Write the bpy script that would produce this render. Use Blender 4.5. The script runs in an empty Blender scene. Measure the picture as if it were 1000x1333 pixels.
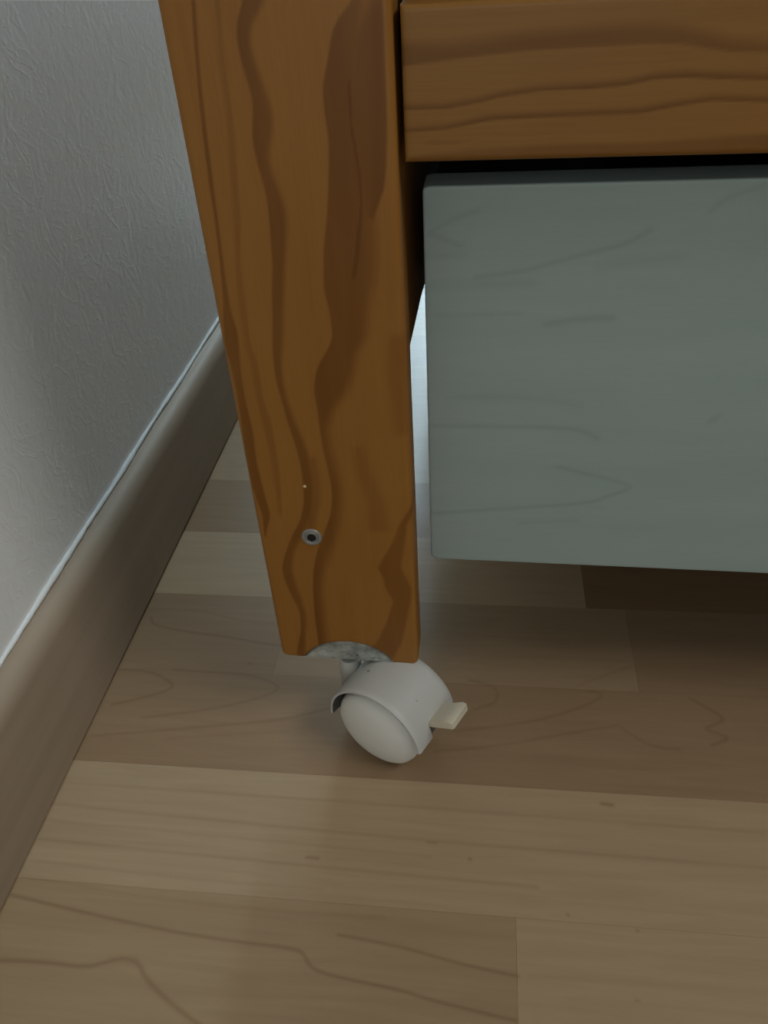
import bpy, bmesh, math, random
import numpy as np
from mathutils import Matrix, Vector

random.seed(4)
scene = bpy.context.scene
col = scene.collection

# ------------------------------------------------------------------ camera
cam_data = bpy.data.cameras.new('camera')
cam = bpy.data.objects.new('camera', cam_data)
col.objects.link(cam)
RIGHT = Vector((0.99292, 0.10599, -0.05365))
DOWN = Vector((0.02251, -0.61135, -0.79104))
FWD = Vector((-0.11664, 0.78423, -0.6094))
m = Matrix((RIGHT, -DOWN, -FWD)).transposed().to_4x4()
m.translation = Vector((0.09804, -0.27059, 0.358))
cam.matrix_world = m
cam_data.sensor_fit = 'HORIZONTAL'
cam_data.sensor_width = 36.0
cam_data.lens = 36.0 * 1037.67 / 1000.0
cam_data.clip_start = 0.01
scene.camera = cam

# ------------------------------------------------------------------ world, lights, exposure
world = bpy.data.worlds.new('world')
scene.world = world
world.use_nodes = True
wb = world.node_tree.nodes['Background']
wb.inputs['Color'].default_value = (0.74, 0.94, 1.0, 1)
wb.inputs['Strength'].default_value = 0.11

def area(name, loc, target, sx, sy, power, color):
    d = bpy.data.lights.new(name, 'AREA')
    d.shape = 'RECTANGLE'; d.size = sx; d.size_y = sy
    d.energy = power; d.color = color
    o = bpy.data.objects.new(name, d); col.objects.link(o)
    o.location = loc
    o.rotation_euler = (Vector(target) - Vector(loc)).to_track_quat('-Z', 'Y').to_euler()
    return o
area('upper_right_light', (1.5, -0.45, 2.0), (0.05, -0.05, 0.1), 1.0, 0.5, 17.5, (1.0, 0.97, 0.92))  # soft key placed overhead right for the shading, source unseen
area('front_fill_light', (0.1, -2.2, 0.72), (0.15, 0.0, 0.15), 1.2, 0.9, 11.0, (0.98, 1.0, 0.98))  # low fill lamp added to brighten the front faces
WINDOW_STRENGTH = 28.0

scene.view_settings.view_transform = 'Standard'
scene.view_settings.look = 'None'
scene.view_settings.exposure = 0.0
scene.view_settings.gamma = 1.0
scene.view_settings.use_curve_mapping = False

# ------------------------------------------------------------------ traced wood figure (millimetres on each surface)
LEG = [([(10.9,337.9),(9.4,326.7),(8.1,313.9),(7.0,300.3),(6.2,286.6),(5.8,273.0),(5.3,263.4),(4.4,253.3),(3.5,243.9),(1.6,232.7),(0.8,224.1),(2.2,216.3),(2.2,203.6),(1.3,187.7),(0.8,172.2),(1.2,159.2),(3.4,144.2),(2.4,133.7)],[(12.1,337.9),(10.6,326.6),(9.3,313.9),(8.4,300.3),(7.6,286.6),(7.0,272.9),(6.5,263.3),(5.9,253.3),(5.7,239.6),(6.9,231.6),(5.4,216.3),(5.1,203.6),(5.8,187.8),(5.1,172.2),(5.9,157.2),(7.0,144.4),(3.3,133.8)],0.6,0.9,0.75),([(17.5,337.6),(16.4,322.7),(16.0,307.4),(14.2,290.8),(12.5,272.8),(10.6,258.3),(8.9,242.8),(8.8,226.2),(9.6,219.7),(9.7,203.6),(10.5,191.6),(11.4,178.9),(11.4,162.9),(10.7,145.9)],[(19.6,337.5),(18.1,322.6),(18.0,307.3),(16.6,290.7),(15.0,272.8),(12.2,258.3),(12.0,242.8),(10.9,226.2),(12.7,219.7),(12.3,203.7),(14.3,191.6),(14.4,179.0),(14.2,163.0),(12.2,146.0)],2.2,1.2,0.38),([(27.1,337.5),(24.0,332.5),(22.9,329.0),(22.8,324.7),(23.4,319.5),(24.7,313.3),(25.1,307.9),(23.4,301.5),(23.1,295.7),(23.8,290.5),(25.0,284.4),(25.3,277.2),(24.7,267.9),(24.1,258.1),(22.4,248.0),(21.1,237.3),(19.5,226.2),(18.8,219.7),(18.8,210.7),(19.7,203.7),(21.1,191.7),(23.0,180.4),(23.9,169.9),(23.7,160.4),(22.8,150.6),(19.5,140.3),(14.9,132.6),(10.5,121.6),(7.8,113.5),(8.3,105.3),(10.4,95.2),(13.0,86.5),(12.5,73.9),(7.7,54.6)],[(34.1,337.2),(29.2,332.3),(26.8,328.1),(26.7,323.8),(28.0,319.3),(29.3,313.2),(30.9,307.7),(30.4,301.2),(28.0,295.5),(27.5,290.4),(29.2,284.3),(30.9,278.0),(31.1,272.5),(29.5,263.0),(27.8,253.1),(25.7,240.6),(23.8,226.2),(22.1,219.7),(21.7,210.7),(22.4,201.4),(24.7,190.5),(27.5,179.2),(28.7,168.7),(28.2,157.8),(26.0,146.4),(22.8,138.9),(18.4,131.2),(14.5,121.8),(12.6,112.0),(13.6,102.1),(15.1,91.9),(16.0,81.3),(12.1,54.9)],1.0,3.2,0.8),([(60.1,336.1),(56.1,332.5),(52.6,329.9),(51.5,325.7),(49.7,319.2),(47.5,313.3),(47.6,304.7),(48.2,298.3),(46.9,285.6),(44.9,272.2),(42.8,262.8),(41.4,247.8),(42.9,239.4),(42.9,228.4),(40.1,224.0),(35.3,216.4),(33.2,207.3),(33.8,199.1),(33.8,189.4),(34.3,179.3),(35.4,168.8),(36.0,158.0),(34.4,146.6),(30.6,136.2),(26.1,125.3),(22.8,112.5),(21.1,99.1),(20.2,81.6),(20.0,61.2)],[(62.1,336.0),(60.5,313.6),(59.3,289.6),(60.7,275.5),(60.8,262.5),(60.2,252.7),(57.6,242.4),(55.6,228.4),(51.6,224.0),(49.9,215.3),(46.3,206.2),(40.8,199.1),(37.0,189.4),(37.3,179.3),(38.8,168.9),(39.8,158.1),(38.4,146.7),(36.5,136.4),(32.8,125.6),(27.9,112.7),(25.2,99.3),(24.7,81.8),(24.4,61.4)],1.0,7.0,0.8),([(63.7,335.9),(60.5,330.9),(56.4,325.5),(54.9,318.3),(53.6,313.1),(53.7,304.5),(54.1,298.1),(54.0,285.4),(55.9,273.8)],[(67.5,335.7),(67.6,327.9),(67.3,313.3),(67.1,301.7),(66.2,289.4),(65.2,282.6),(61.5,273.7)],9.0,1.2,0.85),([(71.0,153.3),(63.8,140.2),(61.0,131.2),(53.1,115.3),(55.4,109.0),(56.2,102.4),(59.3,94.1),(55.4,79.9),(50.2,66.8),(44.3,56.9)],[(73.3,153.3),(67.2,140.3),(66.3,131.4),(63.9,115.8),(66.1,109.4),(68.3,103.0),(67.7,94.5),(65.0,80.4),(62.6,67.5),(57.4,53.9)],2.0,2.5,0.7),([(26.9,174.0),(24.7,163.2),(23.9,152.0),(21.1,138.9)],[(30.7,174.0),(31.3,163.4),(30.4,152.2),(26.4,139.0)],3.0,4.0,0.55),([(46.0,179.5),(46.3,169.1),(50.7,152.8),(49.8,138.3)],[(51.5,179.6),(54.0,169.2),(58.7,153.0),(60.2,138.6)],6.0,6.0,0.3),([(63.6,228.2),(62.0,215.3),(63.4,204.0),(63.7,188.5)],[(70.4,228.2),(70.0,215.3),(69.5,204.0),(69.5,188.6)],6.0,3.0,0.35),([(45.3,262.7),(46.4,252.8),(45.4,242.5)],[(60.8,262.5),(59.2,252.7),(53.5,242.5)],7.0,7.0,0.35),([(55.4,313.8),(54.9,302.1),(56.4,288.0),(56.5,276.5),(52.7,257.7),(51.8,252.8)],[(56.7,313.7),(56.2,302.1),(58.0,287.9),(57.9,276.5),(55.1,257.7),(53.8,252.7)],0.8,0.8,1.1)]
RAIL = [([(69.7,323.9),(86.3,322.9),(98.1,323.7),(109.6,324.6),(127.8,325.0),(143.5,325.2),(154.7,324.1),(166.2,321.0),(177.6,319.2),(188.6,318.6)],[(69.4,317.0),(86.3,318.5),(98.2,319.3),(109.9,319.9),(128.3,320.3),(144.1,320.4),(155.4,319.7),(167.0,317.4),(178.1,317.0),(189.0,316.8)],5,1.0,0.72),([(68.9,306.5),(86.3,306.5),(96.0,307.9),(102.1,309.3),(114.0,310.4),(129.3,310.7),(138.6,311.0),(147.5,312.6),(156.6,312.8),(168.1,311.9),(179.4,311.1),(190.6,310.6)],[(68.8,305.2),(86.3,305.2),(96.1,306.6),(102.1,307.9),(114.1,309.1),(129.4,309.2),(138.7,309.7),(147.8,311.2),(156.9,311.2),(168.4,310.4),(179.7,309.8),(190.9,309.4)],3.0,0.8,1.0),([(68.5,299.6),(86.2,300.5),(98.6,302.8),(114.4,303.1),(127.7,303.3),(144.2,303.4),(153.4,304.8),(164.7,306.1),(180.7,305.3),(192.1,304.9)],[(68.5,298.6),(86.2,299.4),(98.6,301.4),(114.5,301.8),(127.8,301.9),(144.4,301.9),(153.6,303.4),(164.9,304.7),(181.1,303.8),(192.4,303.4)],2.6,0.8,0.95),([(68.1,290.7),(77.2,291.9),(92.5,292.9),(111.3,293.6),(131.0,294.0),(148.0,293.5),(165.7,294.4),(183.1,295.0),(194.7,294.7)],[(67.9,285.8),(197.5,283.7)],2,1,0.6),([(81.1,296.1),(88.7,295.7)],[(81.1,295.2),(88.7,295.0)],1,1,0.4)]
DRAWER = [([(78.2,260.2),(82.0,263.3),(87.1,265.7),(95.9,268.6)],1.0,0.5),([(78.2,260.8),(83.3,258.8),(89.7,255.9)],1.0,0.6),([(95.0,244.1),(105.4,245.3),(115.7,246.8),(124.4,249.7),(134.2,252.2),(148.7,255.8),(153.2,258.6),(156.5,260.7)],1.0,0.55),([(80.3,228.8),(112.7,229.7)],1.2,0.3),([(122.3,225.3),(128.8,226.3),(134.0,227.3),(147.1,227.5)],1.5,0.6),([(78.1,179.3),(100.5,179.2),(134.2,178.9),(141.5,177.2),(147.7,173.5)],1.0,0.6),([(131.3,159.3),(139.0,157.1),(152.8,153.6),(165.3,149.4),(159.8,145.8),(154.0,143.7),(150.5,140.7),(132.9,137.9),(101.5,134.8),(77.3,132.0)],1.0,0.6),([(117.8,127.7),(143.0,129.9)],1.2,0.35),([(175.2,266.4),(178.5,270.2),(183.8,272.4),(191.3,274.7)],1.0,0.45),([(191.0,182.2),(193.8,185.3)],1.3,0.5),([(77.8,240.9),(91.1,241.4),(116.0,241.8)],2.0,0.3),([(139.7,247.5),(155.6,249.9),(168.9,251.0)],2,0.25),([(85.6,193.0),(118.8,193.2),(138.9,189.7)],1.5,0.3),([(76.7,252.4),(91.0,252.9)],1.5,0.35)]
FLOOR = [([(-109.1,74.5),(-106.0,68.1),(-92.9,65.1),(-79.2,62.7),(-62.8,60.9),(-46.4,58.6),(-31.8,56.0),(-16.1,54.8)],1.0,0.8),([(-111.6,81.7),(-78.8,82.8),(-64.3,78.0),(-50.6,74.7),(-27.8,72.9)],0.9,0.4),([(-36.2,39.3),(-34.3,39.4)],0.8,0.8),([(-113.5,29.9),(-95.1,30.0),(-84.5,25.9),(-77.8,21.6),(-76.8,18.6),(-79.6,15.7),(-89.8,10.9),(-108.0,4.0)],1.0,0.75),([(-80.5,32.2),(-51.4,31.3),(-33.4,30.8),(-20.6,27.0),(-12.6,22.5),(-18.3,16.8),(-34.0,10.0),(-49.8,4.6),(-70.0,-0.1),(-87.5,-3.8)],1.0,0.6),([(-111.0,-17.5),(-78.7,-12.4),(-46.5,-7.0),(-8.9,-0.4),(6.8,5.1),(19.8,10.4)],1.0,0.6),([(-68.8,-16.7),(-28.8,-10.5),(-1.9,-7.4)],1.2,0.3),([(96.2,34.5),(108.7,31.6),(111.8,26.0),(110.9,21.7),(108.7,18.1),(98.8,14.0)],1.0,0.6),([(88.4,-1.4),(102.3,1.5),(129.1,7.2),(148.8,15.2),(161.2,21.4),(169.9,27.5),(167.4,30.2),(162.0,30.6)],1.0,0.6),([(78.4,-14.8),(94.0,-12.5),(117.1,-7.8),(130.8,-3.7),(152.1,2.2),(173.5,7.5),(175.6,8.7),(180.1,3.2),(183.9,0.9),(188.5,-2.5),(197.2,-5.1),(205.2,-5.1)],1.0,0.55),([(216.6,28.9),(226.7,21.3),(233.1,15.1),(219.0,9.0),(227.5,6.0),(232.0,3.5),(221.9,-1.5)],1.1,0.7),([(157.9,35.1),(180.2,46.8),(188.6,51.0)],1.2,0.3),([(-111.6,-135.6),(-83.9,-133.9),(-65.9,-134.9),(-56.7,-131.6),(-49.0,-129.1),(-42.2,-131.4),(-38.4,-136.3),(-28.9,-142.4),(-16.9,-148.7),(-5.6,-153.8)],1.0,0.9),([(-55.3,-130.9),(-50.5,-129.9),(-44.7,-130.3)],1.6,0.6),([(-113.5,-106.9),(-71.7,-112.4),(-34.0,-116.8),(-5.3,-118.7),(24.0,-119.5),(28.1,-121.4),(31.0,-125.8),(37.4,-128.7),(70.3,-131.9),(83.2,-134.8),(117.9,-139.4)],0.8,0.9),([(41.5,-112.2),(68.7,-114.8),(95.3,-119.8),(119.2,-122.7)],0.8,0.8),([(-112.4,-97.6),(-45.8,-103.3),(8.6,-104.2),(60.8,-103.4)],1.0,0.3),([(162.1,-39.5),(166.8,-40.0)],1.1,1.0),([(77.6,-66.0),(82.0,-66.1)],0.7,0.8),([(21.4,-78.1),(26.6,-78.1)],0.9,0.8),([(97.8,-73.0),(98.5,-73.3)],0.7,1.0),([(170.2,-99.7),(170.8,-100.0)],0.6,0.8),([(166.0,-127.7),(167.2,-127.9)],0.6,0.6),([(141.3,-95.2),(141.9,-95.8)],0.6,0.8),([(-118.5,-59.4),(-20.1,-62.9),(93.6,-65.6),(232.7,-67.0)],1.0,0.38),([(-113.5,-78.9),(-3.9,-81.6),(128.8,-84.1)],1.0,0.42),([(-115.7,-47.1),(15.8,-47.5),(237.2,-49.7)],1.0,0.32),([(-122.6,-68.3),(-37.6,-70.3),(79.5,-73.2)],0.9,0.25),([(-112.2,-89.9),(-30.6,-93.0),(31.4,-92.9)],0.9,0.28),([(124.0,-122.0),(173.7,-120.7),(218.9,-120.3)],1.2,0.15)]

# ------------------------------------------------------------------ helpers
def link(name, me, mat, parent=None):
    o = bpy.data.objects.new(name, me)
    col.objects.link(o)
    if mat is not None: me.materials.append(mat)
    if parent is not None: o.parent = parent
    return o

def finish(bm, name, mat, parent=None, smooth=35):
    bmesh.ops.recalc_face_normals(bm, faces=bm.faces)
    me = bpy.data.meshes.new(name)
    bm.to_mesh(me); bm.free()
    if smooth:
        for p in me.polygons: p.use_smooth = True
        me.set_sharp_from_angle(angle=math.radians(smooth))
    return link(name, me, mat, parent)

def box_bm(x0, x1, y0, y1, z0, z1, bevel=0.0, seg=2, bm=None):
    bm = bm or bmesh.new()
    r = bmesh.ops.create_cube(bm, size=1.0)
    for v in r['verts']:
        v.co = Vector(((x0 + x1) / 2 + v.co.x * (x1 - x0), (y0 + y1) / 2 + v.co.y * (y1 - y0), (z0 + z1) / 2 + v.co.z * (z1 - z0)))
    if bevel:
        es = list({e for v in r['verts'] for e in v.link_edges})
        bmesh.ops.bevel(bm, geom=es, offset=bevel, segments=seg, affect='EDGES', profile=0.5)
    return bm

def structure(o):
    o['kind'] = 'structure'; return o

def smoothstep(a):
    a = np.clip(a, 0, 1); return a * a * (3 - 2 * a)

def curve_at(pts, t, axis):
    """value of a traced curve at positions t along its running axis, lightly smoothed"""
    p = np.array(sorted(pts, key=lambda q: q[axis]))
    tt = np.linspace(p[0, axis] - 6, p[-1, axis] + 6, 500)
    vv = np.interp(tt, p[:, axis], p[:, 1 - axis])
    k = np.ones(13) / 13
    vv = np.convolve(np.pad(vv, 6, mode='edge'), k, 'valid')
    return np.interp(t, tt, vv), (p[0, axis], p[-1, axis])

def bands(X, Z, data, axis):
    """darkness of late-wood bands; axis = running axis of the curves (1: along z, 0: along x)"""
    g = np.zeros_like(X)
    run = Z if axis == 1 else X
    acr = X if axis == 1 else Z
    for A, B, sa, sb, st in data:
        a, ra = curve_at(A, run, axis); b, rb = curve_at(B, run, axis)
        lo, hi = np.minimum(a, b), np.maximum(a, b)
        slo, shi = (sa, sb) if np.mean(a) < np.mean(b) else (sb, sa)
        m = smoothstep((acr - lo + slo / 2) / slo) * smoothstep((hi + shi / 2 - acr) / shi)
        r0, r1 = max(ra[0], rb[0]), min(ra[1], rb[1])
        m *= smoothstep((run - r0) / 4 + 1)
        if r1 < (320 if axis == 1 else 190): m *= smoothstep((r1 - run) / 4 + 1)   # longer ones run on out of view
        g = np.maximum(g, st * m)
    return g

def lines(X, Y, data):
    """thin growth-ring lines: distance to traced polylines (mm)"""
    g = np.zeros_like(X)
    for L, w, st in data:
        d2 = np.full_like(X, 1e9)
        P = np.array(L)
        for _ in range(2):                       # corner cutting rounds the traced polyline
            if len(P) > 2:
                q = [P[0]]
                for i in range(len(P) - 1):
                    q += [P[i] * .75 + P[i + 1] * .25, P[i] * .25 + P[i + 1] * .75]
                P = np.array(q + [P[-1]])
        for (x0, y0), (x1, y1) in zip(P[:-1], P[1:]):
            dx, dy = x1 - x0, y1 - y0
            t = np.clip(((X - x0) * dx + (Y - y0) * dy) / (dx * dx + dy * dy + 1e-9), 0, 1)
            d2 = np.minimum(d2, (X - x0 - t * dx) ** 2 + (Y - y0 - t * dy) ** 2)
        g = np.maximum(g, st * np.exp(-d2 / (w * w)))
    return g

def spaced(n, r):
    """0..1 positions with extra ones close to both ends (absolute offsets r)"""
    return np.linspace(0, 1, n)

def board(name, mat, parent, x0, x1, zb, zt, y0, thick, r, nx, nz, grain):
    """upright board facing -y: fine front face with rounded edges, zb(x)/zt(x) outline, 'grain' attribute on it"""
    off = np.array([0, .06, .18, .38, .65, 1.0]) * r
    xs = np.unique(np.concatenate([x0 + off, np.linspace(x0 + r, x1 - r, nx), x1 - off]))
    rows = []
    b, t = np.array([zb(x) for x in xs]), np.array([zt(x) for x in xs])
    H = t - b
    tt = np.linspace(0, 1, nz)
    zr = [b + o for o in off] + [b + r + (H - 2 * r) * q for q in tt[1:-1]] + [t - o for o in off[::-1]]
    Z = np.array(zr)
    X = np.broadcast_to(xs, Z.shape).copy()
    slope = np.gradient(b, xs)
    d = np.minimum(np.minimum(X - x0, x1 - X), np.minimum((Z - b) / np.sqrt(1 + slope ** 2), t - Z))
    d = np.clip(d, 0, r)
    Y = y0 + r - np.sqrt(np.maximum(r * r - (r - d) ** 2, 0))
    G = grain(X * 1000, Z * 1000)
    nr, nc = Z.shape
    V = np.stack([X, Y, Z], -1).reshape(-1, 3)
    idx = np.arange(nr * nc).reshape(nr, nc)
    F = np.stack([idx[:-1, :-1], idx[:-1, 1:], idx[1:, 1:], idx[1:, :-1]], -1).reshape(-1, 4).tolist()
    loop = np.concatenate([idx[0, :], idx[1:, -1], idx[-1, -2::-1], idx[-2:0:-1, 0]])
    back = V[loop].copy(); back[:, 1] = y0 + thick
    n0 = len(V)
    V = np.concatenate([V, back]); g = np.concatenate([G.reshape(-1), G.reshape(-1)[loop]])
    k = len(loop)
    for i in range(k):
        j = (i + 1) % k
        F.append([int(loop[j]), int(loop[i]), n0 + i, n0 + j])
    F.append([n0 + i for i in range(k)][::-1])
    me = bpy.data.meshes.new(name)
    me.from_pydata(V.tolist(), [], F)
    at = me.attributes.new('grain', 'FLOAT', 'POINT')
    at.data.foreach_set('value', g.astype(np.float32))
    bm = bmesh.new(); bm.from_mesh(me)
    bmesh.ops.recalc_face_normals(bm, faces=bm.faces); bm.to_mesh(me); bm.free()
    for p in me.polygons: p.use_smooth = True
    me.set_sharp_from_angle(angle=math.radians(40))
    return link(name, me, mat, parent)

# ------------------------------------------------------------------ materials
class NT:
    def __init__(self, name):
        self.m = bpy.data.materials.new(name); self.m.use_nodes = True
        self.t = self.m.node_tree
        self.b = self.t.nodes['Principled BSDF']
    def n(self, typ, **kw):
        nd = self.t.nodes.new(typ)
        for k, v in kw.items():
            if k in nd.inputs: nd.inputs[k].default_value = v
            else: setattr(nd, k, v)
        return nd
    def l(self, a, b): self.t.links.new(a, b)
    def coords(self, scale=(1, 1, 1), rot=(0, 0, 0), kind='Object', rnd=0.0):
        tc = self.n('ShaderNodeTexCoord'); mp = self.n('ShaderNodeMapping')
        mp.inputs['Scale'].default_value = scale; mp.inputs['Rotation'].default_value = rot
        self.l(tc.outputs[kind], mp.inputs['Vector'])
        if rnd:
            oi = self.n('ShaderNodeObjectInfo'); mu = self.n('ShaderNodeMath', operation='MULTIPLY'); mu.inputs[1].default_value = rnd
            self.l(oi.outputs['Random'], mu.inputs[0]); self.l(mu.outputs[0], mp.inputs['Location'])
        return mp.outputs['Vector']
    def noise(self, vec, scale, detail=3, rough=.55, dist=0.0):
        nd = self.n('ShaderNodeTexNoise'); nd.inputs['Scale'].default_value = scale
        nd.inputs['Detail'].default_value = detail; nd.inputs['Roughness'].default_value = rough
        nd.inputs['Distortion'].default_value = dist
        self.l(vec, nd.inputs['Vector']); return nd.outputs['Fac']
    def ramp(self, fac, stops):
        r = self.n('ShaderNodeValToRGB')
        e = r.color_ramp.elements
        while len(e) < len(stops): e.new(.5)
        for i, (p, c) in enumerate(stops):
            e[i].position = p; e[i].color = (*c, 1) if len(c) == 3 else c
        self.l(fac, r.inputs['Fac']); return r.outputs['Color']
    def mix(self, fac, a, b, mode='MIX'):
        x = self.n('ShaderNodeMix', data_type='RGBA', blend_type=mode)
        for s, v in ((x.inputs['Factor'], fac), (x.inputs['A'], a), (x.inputs['B'], b)):
            pass
        for s, v in ((x.inputs[0], fac), (x.inputs[6], a), (x.inputs[7], b)):
            if isinstance(v, (int, float)): s.default_value = v
            elif isinstance(v, tuple): s.default_value = (*v, 1)
            else: self.l(v, s)
        return x.outputs[2]
    def math(self, op, a, b=None, c=None):
        x = self.n('ShaderNodeMath', operation=op)
        for i, v in enumerate((a, b, c)):
            if v is None: continue
            if isinstance(v, (int, float)): x.inputs[i].default_value = v
            else: self.l(v, x.inputs[i])
        return x.outputs[0]
    def bump(self, h, strength=.2, dist=.001):
        b = self.n('ShaderNodeBump'); b.inputs['Strength'].default_value = strength; b.inputs['Distance'].default_value = dist
        self.l(h, b.inputs['Height']); self.l(b.outputs['Normal'], self.b.inputs['Normal']); return b
    def attr(self, name):
        a = self.n('ShaderNodeAttribute', attribute_name=name); return a.outputs['Fac']
    def done(self, color=None, rough=.5, spec=.5, metal=0.0):
        if color is not None:
            if isinstance(color, tuple): self.b.inputs['Base Color'].default_value = (*color, 1)
            else: self.l(color, self.b.inputs['Base Color'])
        if isinstance(rough, (int, float)): self.b.inputs['Roughness'].default_value = rough
        else: self.l(rough, self.b.inputs['Roughness'])
        self.b.inputs['Specular IOR Level'].default_value = spec
        self.b.inputs['Metallic'].default_value = metal
        return self.m

def pine(name, light, dark, along):
    """orange stained pine; along = 'z' or 'x' grain direction"""
    n = NT(name)
    sc = (900, 900, 26) if along == 'z' else (26, 900, 900)
    fine = n.noise(n.coords(sc), 1.0, 3)
    scm = (90, 90, 7) if along == 'z' else (7, 90, 90)
    mid = n.noise(n.coords(scm), 1.0, 2)
    cloud = n.noise(n.coords((18, 18, 10)), 1.0, 2)
    base = n.mix(n.math('MULTIPLY', cloud, .75), light, tuple(c * k for c, k in zip(light, (.80, .70, .52))))
    g = n.attr('grain')
    g2 = n.math('MULTIPLY', g, n.math('MULTIPLY_ADD', mid, .9, .5))
    c = n.mix(g2, base, dark)
    c = n.mix(n.math('MULTIPLY', n.math('MULTIPLY', fine, mid), .62), c, dark)
    n.bump(fine, .06, .0004)
    return n.done(c, .42, .22)

def solid(name, color, rough=.5, spec=.5, metal=0.0):
    return NT(name).done(color, rough, spec, metal)

M = {}
M['pine_leg'] = pine('stained_pine_upright', (.305, .138, .029), (.128, .044, .006), 'z')
M['pine_rail'] = pine('stained_pine_rail', (.262, .126, .030), (.118, .045, .006), 'x')
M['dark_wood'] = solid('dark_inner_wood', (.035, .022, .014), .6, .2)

def drawer_mat():
    n = NT('blue_green_wood_laminate')
    a = n.noise(n.coords((9, 9, 60)), 1.0, 3, .5, .6)
    f = n.noise(n.coords((40, 40, 700)), 1.0, 3)
    p = n.noise(n.coords((14, 14, 22)), 1.0, 2)
    c = n.ramp(a, [(.25, (.245, .325, .300)), (.75, (.290, .357, .332))])
    c = n.mix(n.math('MULTIPLY', p, .55), c, (.295, .322, .300))
    c = n.mix(n.math('MULTIPLY', n.attr('grain'), .42), c, (.11, .15, .14))
    c = n.mix(n.math('MULTIPLY', f, .16), c, (.15, .19, .18))
    n.bump(f, .05, .0003)
    return n.done(c, .42, .35)
M['drawer'] = drawer_mat()

def maple(name):
    n = NT(name)
    oi = n.n('ShaderNodeObjectInfo')
    v = n.coords((14, 170, 170), kind='Object', rnd=7.0)
    a = n.noise(v, 1.0, 3, .5, .8)
    f = n.noise(n.coords((60, 1500, 1500), rnd=5.0), 1.0, 2)
    cl = n.noise(n.coords((7, 22, 22), rnd=3.0), 1.0, 2)
    c = n.ramp(a, [(.3, (.330, .232, .138)), (.7, (.388, .280, .170))])
    c = n.mix(n.math('MULTIPLY', cl, .6), c, (.350, .250, .155))
    tone = n.n('ShaderNodeVectorMath', operation='MULTIPLY')
    n.l(c, tone.inputs[0])
    n.l(oi.outputs['Color'], tone.inputs[1])
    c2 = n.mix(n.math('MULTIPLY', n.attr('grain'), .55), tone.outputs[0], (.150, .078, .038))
    c2 = n.mix(n.math('MULTIPLY', f, .14), c2, (.20, .125, .07))
    return n.done(c2, n.math('MULTIPLY_ADD', f, .06, .27), .26)
M['maple'] = maple('maple_laminate')
M['sub'] = solid('underlay', (.05, .04, .03), .9, .1)

def base_mat():
    n = NT('baseboard_foil')
    f = n.noise(n.coords((300, 9, 300)), 1.0, 3)
    g = n.noise(n.coords((60, 3, 60)), 1.0, 2)
    c = n.ramp(g, [(.3, (.300, .225, .155)), (.7, (.355, .272, .192))])
    c = n.mix(n.math('MULTIPLY', f, .25), c, (.22, .16, .10))
    return n.done(c, .58, .22)
M['base'] = base_mat()

def wall_mat():
    n = NT('painted_plaster_wall')
    c1 = n.coords((1, 1, 1))
    w = n.n('ShaderNodeTexNoise'); w.inputs['Scale'].default_value = 30; w.inputs['Detail'].default_value = 2
    n.l(c1, w.inputs['Vector'])
    vm = n.n('ShaderNodeVectorMath', operation='MULTIPLY_ADD'); n.l(w.outputs['Color'], vm.inputs[0])
    vm.inputs[1].default_value = (.03, .03, .03); n.l(c1, vm.inputs[2])
    vo = n.n('ShaderNodeTexVoronoi', feature='SMOOTH_F1'); vo.inputs['Scale'].default_value = 95
    n.l(vm.outputs[0], vo.inputs['Vector'])
    fine = n.noise(vm.outputs[0], 210, 3, .6)
    big = n.noise(vm.outputs[0], 34, 2, .5, 1.2)
    ridge = n.math('SUBTRACT', 1.0, n.math('ABSOLUTE', n.math('MULTIPLY_ADD', big, 2.0, -1.0)))
    ridge = n.math('POWER', ridge, 14.0)
    mask = n.noise(c1, 11, 2)
    h = n.math('ADD', n.math('MULTIPLY', fine, .5), n.math('MULTIPLY', vo.outputs['Distance'], .5))
    h = n.math('ADD', h, n.math('MULTIPLY', n.math('MULTIPLY', ridge, mask), .55))
    dab = n.ramp(n.noise(n.coords((150, 230, 420)), 1.0, 2, .5, .8), [(.60, (0, 0, 0)), (.68, (1, 1, 1))])
    h = n.math('ADD', h, n.math('MULTIPLY', n.math('MULTIPLY', dab, n.math('POWER', mask, 2.0)), .9))
    n.bump(h, .26, .0012)
    return n.done((.77, .77, .745), .42, .5)
M['wall'] = wall_mat()
M['caulk'] = solid('white_caulk', (.70, .70, .68), .7, .2)

def scuffed(name, color, dirt, rough, amount, chips=.0):
    n = NT(name)
    a = n.noise(n.coords((60, 60, 60)), 1.0, 4, .6)
    b = n.noise(n.coords((260, 260, 260)), 1.0, 2)
    spots = n.ramp(b, [(.70, (0, 0, 0)), (.735, (1, 1, 1))])
    c = n.mix(n.math('MULTIPLY', a, amount), color, dirt)
    c = n.mix(n.math('MULTIPLY', spots, chips), c, (.10, .09, .08))
    return n.done(c, rough, .4)
M['castor'] = scuffed('worn_white_castor', (.50, .50, .47), (.34, .33, .29), .45, .40, .8)
M['wheel'] = scuffed('white_wheel_cap', (.68, .67, .62), (.52, .50, .45), .42, .35)
M['tab'] = scuffed('cream_brake_tab', (.62, .56, .44), (.35, .29, .20), .5, .4)
M['gap_shade'] = solid('painted_gap_shade', (.10, .096, .09), .6, .3)  # dark grey standing in for the shaded gap under the hood

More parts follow.
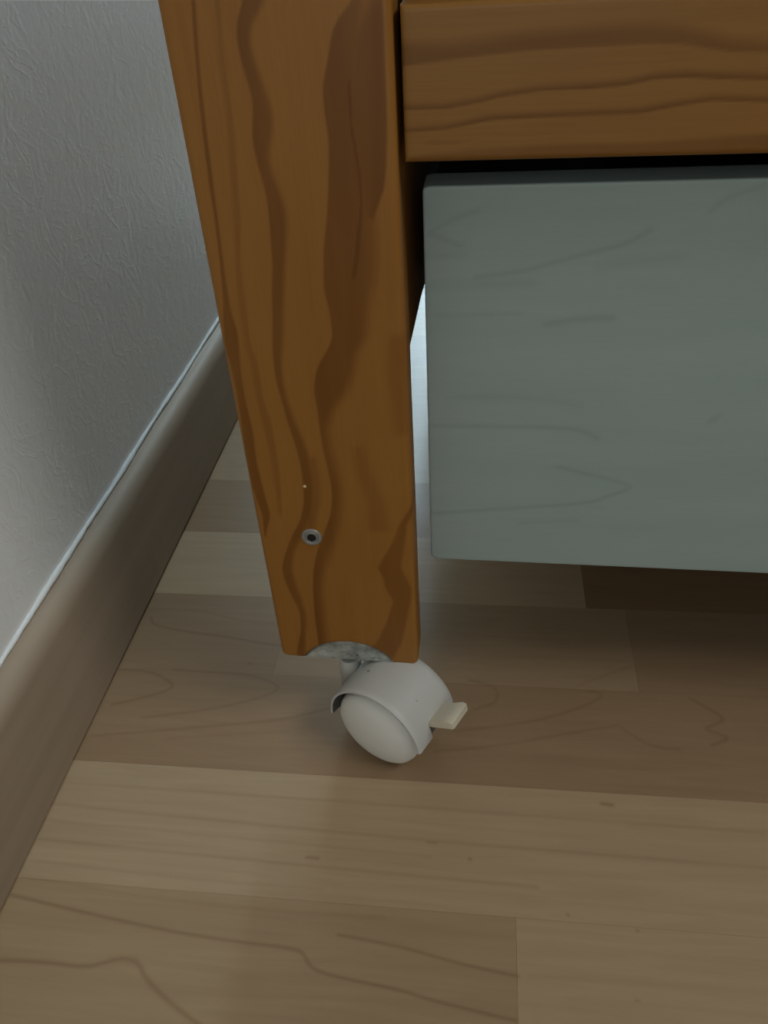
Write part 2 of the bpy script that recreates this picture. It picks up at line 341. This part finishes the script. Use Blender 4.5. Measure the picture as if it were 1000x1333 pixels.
def zinc():
    n = NT('galvanised_steel')
    a = n.noise(n.coords((120, 120, 160)), 1.0, 4, .65)
    c = n.ramp(a, [(.35, (.20, .21, .19)), (.65, (.46, .48, .44))])
    b = n.noise(n.coords((300, 300, 300)), 1.0, 2)
    c = n.mix(n.ramp(b, [(.68, (0, 0, 0)), (.74, (.8, .8, .8))]), c, (.06, .05, .04))
    return n.done(c, .55, .5, .35)
M['zinc'] = zinc()
M['steel'] = solid('screw_steel', (.26, .26, .24), .5, .5, .5)
M['black'] = solid('dark_socket', (.012, .012, .012), .6, .2)
M['nick'] = solid('bare_wood_nick', (.62, .47, .30), .6, .2)
M['frame_white'] = solid('white_window_frame', (.7, .7, .7), .4)

def pane_mat():
    n = NT('window_daylight')
    n.b.inputs['Emission Color'].default_value = (.64, .865, 1.0, 1)
    n.b.inputs['Emission Strength'].default_value = WINDOW_STRENGTH
    return n.done((.1, .1, .1), .1)
M['pane'] = pane_mat()

# ------------------------------------------------------------------ the room
BX = -0.1142                   # face of the skirting
WX = -0.127                    # wall surface
def grid_wall():
    bm = box_bm(WX - .12, WX, -1.4, 2.4, 0.0, 2.3)
    return finish(bm, 'wall_left', M['wall'], smooth=0)
structure(grid_wall())

fl = structure(finish(box_bm(WX - .05, 2.2, -1.4, 2.4, -.03, -.0085), 'floor', M['sub'], smooth=0))

ROW = 0.0651
Y_ROW0 = -0.0985               # a joint between two rows of planks
def plank(x0, x1, y0, y1, tone, fine=False):
    """one laminate strip with finely bevelled edges; visible figured ones carry a 'grain' attribute"""
    e = 0.00004
    if not fine:
        bm = bmesh.new()
        lo = [bm.verts.new(p) for p in ((x0, y0, -.008), (x1, y0, -.008), (x1, y1, -.008), (x0, y1, -.008))]
        mi = [bm.verts.new(p) for p in ((x0, y0, -e), (x1, y0, -e), (x1, y1, -e), (x0, y1, -e))]
        hi = [bm.verts.new(p) for p in ((x0 + e, y0 + e, 0), (x1 - e, y0 + e, 0), (x1 - e, y1 - e, 0), (x0 + e, y1 - e, 0))]
        bm.faces.new(hi)
        for A, B in ((lo, mi), (mi, hi)):
            for i in range(4):
                j = (i + 1) % 4
                bm.faces.new((A[i], A[j], B[j], B[i]))
        bm.faces.new(lo[::-1])
        o = finish(bm, 'plank', M['maple'], fl, smooth=0)
    else:
        nx = max(3, int((x1 - x0) / .0008)); ny = max(3, int((y1 - y0) / .0008))
        xs = np.linspace(x0 + e, x1 - e, nx); ys = np.linspace(y0 + e, y1 - e, ny)
        X, Y = np.meshgrid(xs, ys)
        G = lines(X * 1000, Y * 1000, FLOOR)
        V = np.stack([X, Y, np.zeros_like(X)], -1).reshape(-1, 3)
        idx = np.arange(nx * ny).reshape(ny, nx)
        F = np.stack([idx[:-1, :-1], idx[:-1, 1:], idx[1:, 1:], idx[1:, :-1]], -1).reshape(-1, 4).tolist()
        loop = np.concatenate([idx[0, :], idx[1:, -1], idx[-1, -2::-1], idx[-2:0:-1, 0]])
        n0 = len(V); k = len(loop)
        low = V[loop].copy(); low[:, 2] = -.008
        V = np.concatenate([V, low]); g = np.concatenate([G.reshape(-1), np.zeros(k)])
        for i in range(k):
            j = (i + 1) % k
            F.append([int(loop[j]), int(loop[i]), n0 + i, n0 + j])
        F.append([n0 + i for i in range(k)][::-1])
        me = bpy.data.meshes.new('plank')
        me.from_pydata(V.tolist(), [], F)
        me.attributes.new('grain', 'FLOAT', 'POINT').data.foreach_set('value', g.astype(np.float32))
        o = link('plank', me, M['maple'], fl)
    o.color = (*tone, 1)
    return o

rnd = random.Random(11)
def random_tone():
    k = rnd.uniform(.86, 1.06)
    return (k, k * rnd.uniform(.97, 1.01), k * rnd.uniform(.93, 1.02))
# rows with plank ends read from the photograph: row number -> [(x_start, x_end, tone)]
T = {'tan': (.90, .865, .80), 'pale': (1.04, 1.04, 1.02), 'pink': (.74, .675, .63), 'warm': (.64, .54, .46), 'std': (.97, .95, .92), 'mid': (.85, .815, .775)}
known = {
    -2: [(-.45, .30, 'std')],
    -1: [(-.30, .1187, 'tan'), (.1187, .52, 'pale')],
    0: [(-.20, .46, 'pale')],
    1: [(-.17, .47, 'pink')],
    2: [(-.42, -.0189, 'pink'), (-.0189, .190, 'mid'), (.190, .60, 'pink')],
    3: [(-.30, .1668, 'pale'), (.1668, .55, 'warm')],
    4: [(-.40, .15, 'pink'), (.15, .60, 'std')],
}
X0, X1 = WX + .002, 2.15
for r in range(-19, 37):
    y0 = Y_ROW0 + r * ROW; y1 = y0 + ROW
    if r in known:
        segs = list(known[r])
        x = segs[-1][1]
    else:
        segs = []; x = X0 - rnd.uniform(0, .4)
    while x < X1:
        w = rnd.uniform(.38, .62); segs.append((x, x + w, None)); x += w
    for a, b, t in segs:
        a, b = max(a, X0), min(b, X1)
        if b - a < .01: continue
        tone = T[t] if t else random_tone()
        plank(a, b, y0, y1, tone, fine=(t is not None and a < .35 and r in (-2, -1, 0, 1, 2)))

# skirting: profile extruded along y, rounded shoulder up to the wall
def profile_extrude(pts, y0, y1, name, mat, parent=None, smooth=40):
    bm = bmesh.new()
    A = [bm.verts.new((x, y0, z)) for x, z in pts]; B = [bm.verts.new((x, y1, z)) for x, z in pts]
    k = len(pts)
    for i in range(k):
        j = (i + 1) % k
        bm.faces.new((A[i], A[j], B[j], B[i]))
    bm.faces.new(A[::-1]); bm.faces.new(B)
    return finish(bm, name, mat, parent, smooth)
prof = [(WX, .0010), (BX - .0012, .0010), (BX, .0022), (BX, .0665)]
for i in range(1, 9):
    a = math.radians(i * 90 / 8)
    prof.append((BX - .0105 * (1 - math.cos(a)), .0665 + .0115 * math.sin(a)))
prof += [(WX, .0792)]
bb = structure(profile_extrude(prof, -1.4, 2.38, 'baseboard_left', M['base']))

# hand-run bead of caulk along the skirting's top
def bead():
    bm = bmesh.new(); rr = random.Random(3)
    rings = []; n = 260
    for i in range(n + 1):
        y = -.5 + 1.6 * i / n
        rad = .00150 * (1 + .35 * (rr.random() - .5) + .18 * math.sin(y * 60))
        cz = .0797 + .0003 * math.sin(y * 43) + .0003 * (rr.random() - .5)
        rings.append([bm.verts.new((WX + .0006 + rad * math.cos(a), y, cz + rad * math.sin(a))) for a in [k * math.tau / 8 for k in range(8)]])
    for A, B in zip(rings[:-1], rings[1:]):
        for k in range(8):
            bm.faces.new((A[k], A[(k + 1) % 8], B[(k + 1) % 8], B[k]))
    bm.faces.new(rings[0][::-1]); bm.faces.new(rings[-1])
    o = finish(bm, 'caulk_bead', M['caulk'], bb, 60); o['label'] = 'thin white caulk bead'
    return o
bead()

# far wall with the daylight window that the floor and wall reflect
structure(finish(box_bm(WX - .12, 2.2, 2.4, 2.5, -.03, 2.3), 'wall_back', M['wall'], smooth=0))
wx0, wx1, wz0, wz1 = -.10, 1.0, .50, 2.1
win = bmesh.new()
for b in ((wx0 - .02, wx0 + .03, wz0, wz1), (wx1 - .03, wx1 + .02, wz0, wz1), (wx0, wx1, wz0 - .02, wz0 + .03), (wx0, wx1, wz1 - .03, wz1 + .02)):
    box_bm(b[0], b[1], 2.36, 2.4, b[2], b[3], .003, 1, win)
wf = structure(finish(win, 'window_1', M['frame_white'], smooth=0))
finish(box_bm(wx0 + .03, wx1 - .03, 2.385, 2.395, wz0 + .03, wz1 - .03), 'pane', M['pane'], wf, smooth=0)

# ------------------------------------------------------------------ the furniture
fr = bpy.data.objects.new('furniture_frame', None); col.objects.link(fr)
fr['label'] = 'orange-stained pine furniture frame on a white castor, with a blue-green drawer'
fr['category'] = 'furniture'

LEG_W = .070; LEG_T = .018; TOP = .62  # leg height above view set for its shade on the wall
ARC_X, ARC_Z, ARC_R = .0340, .0372, .0268
def leg_bottom(x):
    z = .0522 - .0024 * (x / LEG_W)
    e = .0035
    for d in (x, LEG_W - x):
        if d < e: z += e - math.sqrt(max(e * e - (e - d) ** 2, 0))
    h = ARC_R ** 2 - (x - ARC_X) ** 2
    if h > 0: z = max(z, ARC_Z + math.sqrt(h))
    return z
leg = board('leg', M['pine_leg'], fr, 0.0, LEG_W, leg_bottom, lambda x: TOP, 0.0, LEG_T, .0022, 130, 420,
            lambda X, Z: bands(X, Z, LEG, 1))

# steel half-moon cup let into the foot of the leg
def half_moon():
    bm = bmesh.new()
    y0, y1, R = .0016, LEG_T - .001, ARC_R - .0006
    zb = lambda x: .0510 - .0024 * (x / LEG_W)
    xs = np.linspace(ARC_X - .0234, ARC_X + .0236, 33)
    rows = []
    for y in (y0 + .0006, y0, y0):
        pass
    def ring(y, inset):
        top = []; bot = []
        for x in xs:
            zt = ARC_Z + math.sqrt(max(R * R - (x - ARC_X) ** 2, 0)) - inset
            b = zb(x) + inset
            top.append(bm.verts.new((x, y, max(zt, b + .0002)))); bot.append(bm.verts.new((x, y, b)))
        return top, bot
    t0, b0 = ring(y0, .0008); t1, b1 = ring(y0 + .0008, 0); t2, b2 = ring(y1, 0)
    n = len(xs)
    for i in range(n - 1):
        bm.faces.new((b0[i], b0[i + 1], t0[i + 1], t0[i]))
        bm.faces.new((b2[i + 1], b2[i], t2[i], t2[i + 1]))
        for A, B in ((t0, t1), (t1, t2)): bm.faces.new((A[i], A[i + 1], B[i + 1], B[i]))
        for A, B in ((b0, b1), (b1, b2)): bm.faces.new((A[i + 1], A[i], B[i], B[i + 1]))
    for k in (0, n - 1):
        for A, B, C, D in ((t0, b0, b1, t1), (t1, b1, b2, t2)):
            f = (A[k], B[k], C[k], D[k])
            bm.faces.new(f if k == 0 else f[::-1])
    o = finish(bm, 'castor_socket', M['zinc'], leg, 30); o['label'] = 'half-moon galvanised steel plate'
    return o
half_moon()

def lathe_y(prof, cx, cz, n=32, bm=None):
    """turned shape about an axis along y; prof = [(radius, y)]"""
    bm = bm or bmesh.new(); rings = []
    for r, y in prof:
        if r < 1e-6: rings.append([bm.verts.new((cx, y, cz))])
        else: rings.append([bm.verts.new((cx + r * math.cos(k * math.tau / n), y, cz + r * math.sin(k * math.tau / n))) for k in range(n)])
    for A, B in zip(rings[:-1], rings[1:]):
        for k in range(n):
            q = (k + 1) % n
            if len(A) == 1 and len(B) == 1: continue
            if len(A) == 1: bm.faces.new((A[0], B[q], B[k]))
            elif len(B) == 1: bm.faces.new((A[k], A[q], B[0]))
            else: bm.faces.new((A[k], A[q], B[q], B[k]))
    return bm
SX, SZ = .0243, .1326
bm = lathe_y([(.0, .001), (.0046, .001), (.0047, -.0002), (.0043, -.0007), (.0033, -.0008), (.0029, -.0004), (.0026, -.0006), (.0021, -.0006), (.0019, .0005), (0, .0005)], SX, SZ)
sc = finish(bm, 'screw', M['steel'], leg, 30); sc['label'] = 'steel screw with a dark hex socket'
bm = bmesh.new()
r = bmesh.ops.create_cone(bm, cap_ends=True, segments=6, radius1=.00215, radius2=.00215, depth=.0012)
bmesh.ops.rotate(bm, verts=bm.verts, cent=(0, 0, 0), matrix=Matrix.Rotation(math.pi / 2, 3, 'X'))
bmesh.ops.translate(bm, verts=bm.verts, vec=(SX, -.0001, SZ))
# the socket sits in the head of the screw
finish(bm, 'hex_socket', M['black'], leg, 30)
bm = lathe_y([(0, .0006), (.0009, .0006), (.0007, -.0002), (0, -.0004)], .0243, .1606, 9)
nk = finish(bm, 'nick', M['nick'], leg, 60); nk['label'] = 'tiny pale nick in the stain'

# front rail beside the upright
RX0 = .0721
rail = board('front_rail', M['pine_rail'], fr, RX0, 1.9, lambda x: .2896 - .004 * (x - RX0), lambda x: .3331, .002, .020, 0.0016, 800, 60,
             lambda X, Z: bands(X, Z, RAIL, 0))
# side rail running back from the upright, behind it
def side_rail_blocker_bm():
    """side rail, made taller and lower at the back to block light"""
    x0, x1 = .046, LEG_W - .0004
    prof = [(LEG_T, .2145), (.085, .2100), (.47, .1500), (1.30, .1450), (1.30, .60), (LEG_T, .60)]
    bm = bmesh.new()
    A = [bm.verts.new((x0, y, z)) for y, z in prof]; B = [bm.verts.new((x1, y, z)) for y, z in prof]
    bm.faces.new(A); bm.faces.new(B[::-1])
    for i in range(6):
        j = (i + 1) % 6
        bm.faces.new((A[j], A[i], B[i], B[j]))
    bmesh.ops.bevel(bm, geom=list(bm.edges), offset=.0012, segments=2, affect='EDGES', profile=.5)
    return bm
side = finish(side_rail_blocker_bm(), 'side_rail_blocker', M['pine_leg'], fr)
deck_block = finish(box_bm(.0705, 1.9, .0225, 1.28, .3155, .3325, .001, 1), 'deck_blocker', M['dark_wood'], fr)  # unseen board added to keep light out above the drawer
top_block = finish(box_bm(.0725, 1.9, .0215, 1.30, .3335, .3520, .002, 2), 'top_blocker', M['pine_rail'], fr)  # unseen board added to block window glare on the rail top
back_block = finish(box_bm(.30, 1.9, 1.282, 1.30, .02, .332, .001, 1), 'back_blocker', M['dark_wood'], fr)  # unseen board added to shade the floor underneath

# drawer
DX0, DY = .0762, .020
def drawer_bottom(x):
    z = .1042 - .0200 * min(x - DX0, .25)
    d = x - DX0
    if d < .0022: z += .0022 - d
    return z
def drawer_top(x):
    d = x - DX0; e = .002
    return .2772 - ((e - math.sqrt(max(e * e - (e - d) ** 2, 0))) if d < e else 0)
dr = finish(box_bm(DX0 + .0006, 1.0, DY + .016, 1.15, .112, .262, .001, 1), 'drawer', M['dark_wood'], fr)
dfr = board('drawer_front', M['drawer'], dr, DX0, 1.02, drawer_bottom, drawer_top, DY, .016, .0008, 620, 170,
      lambda X, Z: lines(X, Z, DRAWER) * (X < 330))
dfr['label'] = 'blue-green wood-grain drawer front'

# ------------------------------------------------------------------ the castor
PHI = math.radians(62.2)
AX = Vector((math.cos(PHI), math.sin(PHI), 0)); U = Vector((-math.sin(PHI), math.cos(PHI), 0)); W = Vector((0, 0, 1))
C0 = Vector((.0483, -.0228, .0236)); L = .0342; RW = .0235; RI = .0260; RO = .0278
def cp(k, s, r):
    """point at angle k (degrees), axial distance s (0..1 of the hood length) and radius r about the axle"""
    return C0 + AX * (s * L) + (U * math.cos(math.radians(k)) + W * math.sin(math.radians(k))) * r

def hood():
    bm = bmesh.new()
    ss = [0, .03, .10, .2, .30, .345, .35, .5, .65, .785, .79, .9, .97, 1.0]
    k0, k1, n = -4, 157, 44
    ks = [k0 + (k1 - k0) * i / n for i in range(n + 1)]
    lip = [160, 164, 168, 172, 175, 176]           # longer lip over the near wheel
    tail = [160, 163, 166]                         # shorter one over the far wheel
    def ro(s):
        e = min(s, 1 - s) * L
        return RO - .0007 * (1 - min(e / .001, 1)) ** 2
    def cols(s): return ks + (lip if s <= .346 else tail if s >= .789 else [])
    O = [[bm.verts.new(cp(k, s, ro(s))) for k in cols(s)] for s in ss]
    I = [[bm.verts.new(cp(k, s, RI - .0006 if .1 < s < .9 else RI)) for k in cols(s)] for s in ss]
    for a in range(len(ss) - 1):
        m = min(len(O[a]), len(O[a + 1])) - 1
        for i in range(m):
            bm.faces.new((O[a][i], O[a][i + 1], O[a + 1][i + 1], O[a + 1][i]))
            bm.faces.new((I[a][i + 1], I[a][i], I[a + 1][i], I[a + 1][i + 1]))
        bm.faces.new((O[a][0], O[a + 1][0], I[a + 1][0], I[a][0]))
        bm.faces.new((O[a + 1][m], O[a][m], I[a][m], I[a + 1][m]))
        for c, other in ((a, a + 1), (a + 1, a)):  # side walls where a lip stands longer than its neighbour
            for i in range(m, len(O[c]) - 1):
                bm.faces.new((O[c][i], O[c][i + 1], I[c][i + 1], I[c][i]))
    for g in (0, -1):
        for i in range(len(O[g]) - 1):
            bm.faces.new((O[g][i + 1], O[g][i], I[g][i], I[g][i + 1]))
    # web between the two wheels
    w0, w1 = .44, .56
    ring = []
    for s in (w0, w1):
        ring.append([bm.verts.new(cp(k0 + (160 - k0) * i / 24, s, RI - .0002)) for i in range(25)] + [bm.verts.new(cp(k, s, .006)) for k in (200, 270, 330)])
    k = len(ring[0])
    bm.faces.new(ring[0][::-1]); bm.faces.new(ring[1])
    for i in range(k):
        j = (i + 1) % k
        bm.faces.new((ring[0][i], ring[0][j], ring[1][j], ring[1][i]))
    return bm
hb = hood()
for f in hb.faces:                                 # inside of the hood painted dark as the gap's shade
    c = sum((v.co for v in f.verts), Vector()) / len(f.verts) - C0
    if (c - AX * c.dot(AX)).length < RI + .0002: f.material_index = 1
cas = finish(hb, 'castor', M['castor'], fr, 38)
cas.data.materials.append(M['gap_shade'])
cas['label'] = 'scuffed white hooded twin-wheel castor'

def wheel(s0, s1, outward, name):
    """wheel with a rounded tread and domed outer cap; axial positions in metres from C0"""
    sg = 1 if outward > 0 else -1
    if sg < 0: face, back = s0, s1
    else: face, back = s1, s0
    def at(r, ax): return (r, ax)
    dome = [(0, .0062), (.25, .0059), (.45, .0052), (.65, .0040), (.80, .0026), (.90, .0013), (.96, .0002), (.99, -.0012), (1.0, -.0030)]
    P = [(RW * f * .985 if f < 1 else RW, face + sg * d) for f, d in dome]
    P += [(RW, back + sg * .001), (RW - .001, back), (0, back)]
    bm = bmesh.new(); rings = []; n = 56
    for r, ax in P:
        c = C0 + AX * ax
        if r < 1e-6: rings.append([bm.verts.new(c)])
        else: rings.append([bm.verts.new(c + (U * math.cos(k * math.tau / n) + W * math.sin(k * math.tau / n)) * r) for k in range(n)])
    for A, B in zip(rings[:-1], rings[1:]):
        for k in range(n):
            q = (k + 1) % n
            if len(A) == 1: bm.faces.new((A[0], B[q], B[k]))
            elif len(B) == 1: bm.faces.new((A[k], A[q], B[0]))
            else: bm.faces.new((A[k], A[q], B[q], B[k]))
    for f in bm.faces:                             # tread and inner face painted dark for the gap's shade, outer cap white
        c = sum((v.co for v in f.verts), Vector()) / len(f.verts)
        if ((c - C0).dot(AX) - face) * sg < -.0035: f.material_index = 1
    o = finish(bm, name, M['wheel'], cas, 50)
    o.data.materials.append(M['gap_shade'])
    return o
wheel(.0018, L * .42, -1, 'wheel')
wheel(L * .58, L - .0008, 1, 'wheel')

# brake tab sticking out of the hood's lower edge
bm = bmesh.new()
prof = [(155.0, .0250), (154.5, .0300), (152.6, .0362), (151.6, .0418), (153.2, .0434), (157.6, .0428), (159.0, .0370), (160.5, .0300), (161.0, .0250)]
sec = []
for s in (.355, .37, .76, .785):
    sc_ = .0 if s in (.37, .76) else .0006
    ring = []
    cent = sum((cp(k, s, r) for k, r in prof), Vector()) / len(prof)
    for k, r in prof:
        p = cp(k, s, r); v = (cent - p)
        ring.append(bm.verts.new(p + v.normalized() * sc_))
    sec.append(ring)
k = len(prof)
for A, B in zip(sec[:-1], sec[1:]):
    for i in range(k):
        j = (i + 1) % k
        bm.faces.new((A[i], A[j], B[j], B[i]))
bm.faces.new(sec[0][::-1]); bm.faces.new(sec[-1])
tb = finish(bm, 'brake_tab', M['tab'], cas, 45); tb['label'] = 'cream brake tab'

# swivel stem and its collar, beside the hood under the leg
def lathe_z(prof, cx, cy, n=28):
    bm = bmesh.new(); rings = []
    for r, z in prof:
        if r < 1e-6: rings.append([bm.verts.new((cx, cy, z))])
        else: rings.append([bm.verts.new((cx + r * math.cos(k * math.tau / n), cy + r * math.sin(k * math.tau / n), z)) for k in range(n)])
    for A, B in zip(rings[:-1], rings[1:]):
        for k in range(n):
            q = (k + 1) % n
            if len(A) == 1: bm.faces.new((A[0], B[q], B[k]))
            elif len(B) == 1: bm.faces.new((A[k], A[q], B[0]))
            else: bm.faces.new((A[k], A[q], B[q], B[k]))
    return bm
sc0 = C0 + AX * (L * .62) + U * .0285
finish(lathe_z([(0, .014), (.0050, .014), (.0058, .016), (.0058, .042), (.0050, .0445), (0, .0445)], sc0.x, sc0.y), 'stem_collar', M['castor'], cas, 40)
finish(lathe_z([(0, .040), (.0040, .040), (.0040, .060), (0, .060)], sc0.x, sc0.y, 20), 'stem', M['steel'], cas, 40)
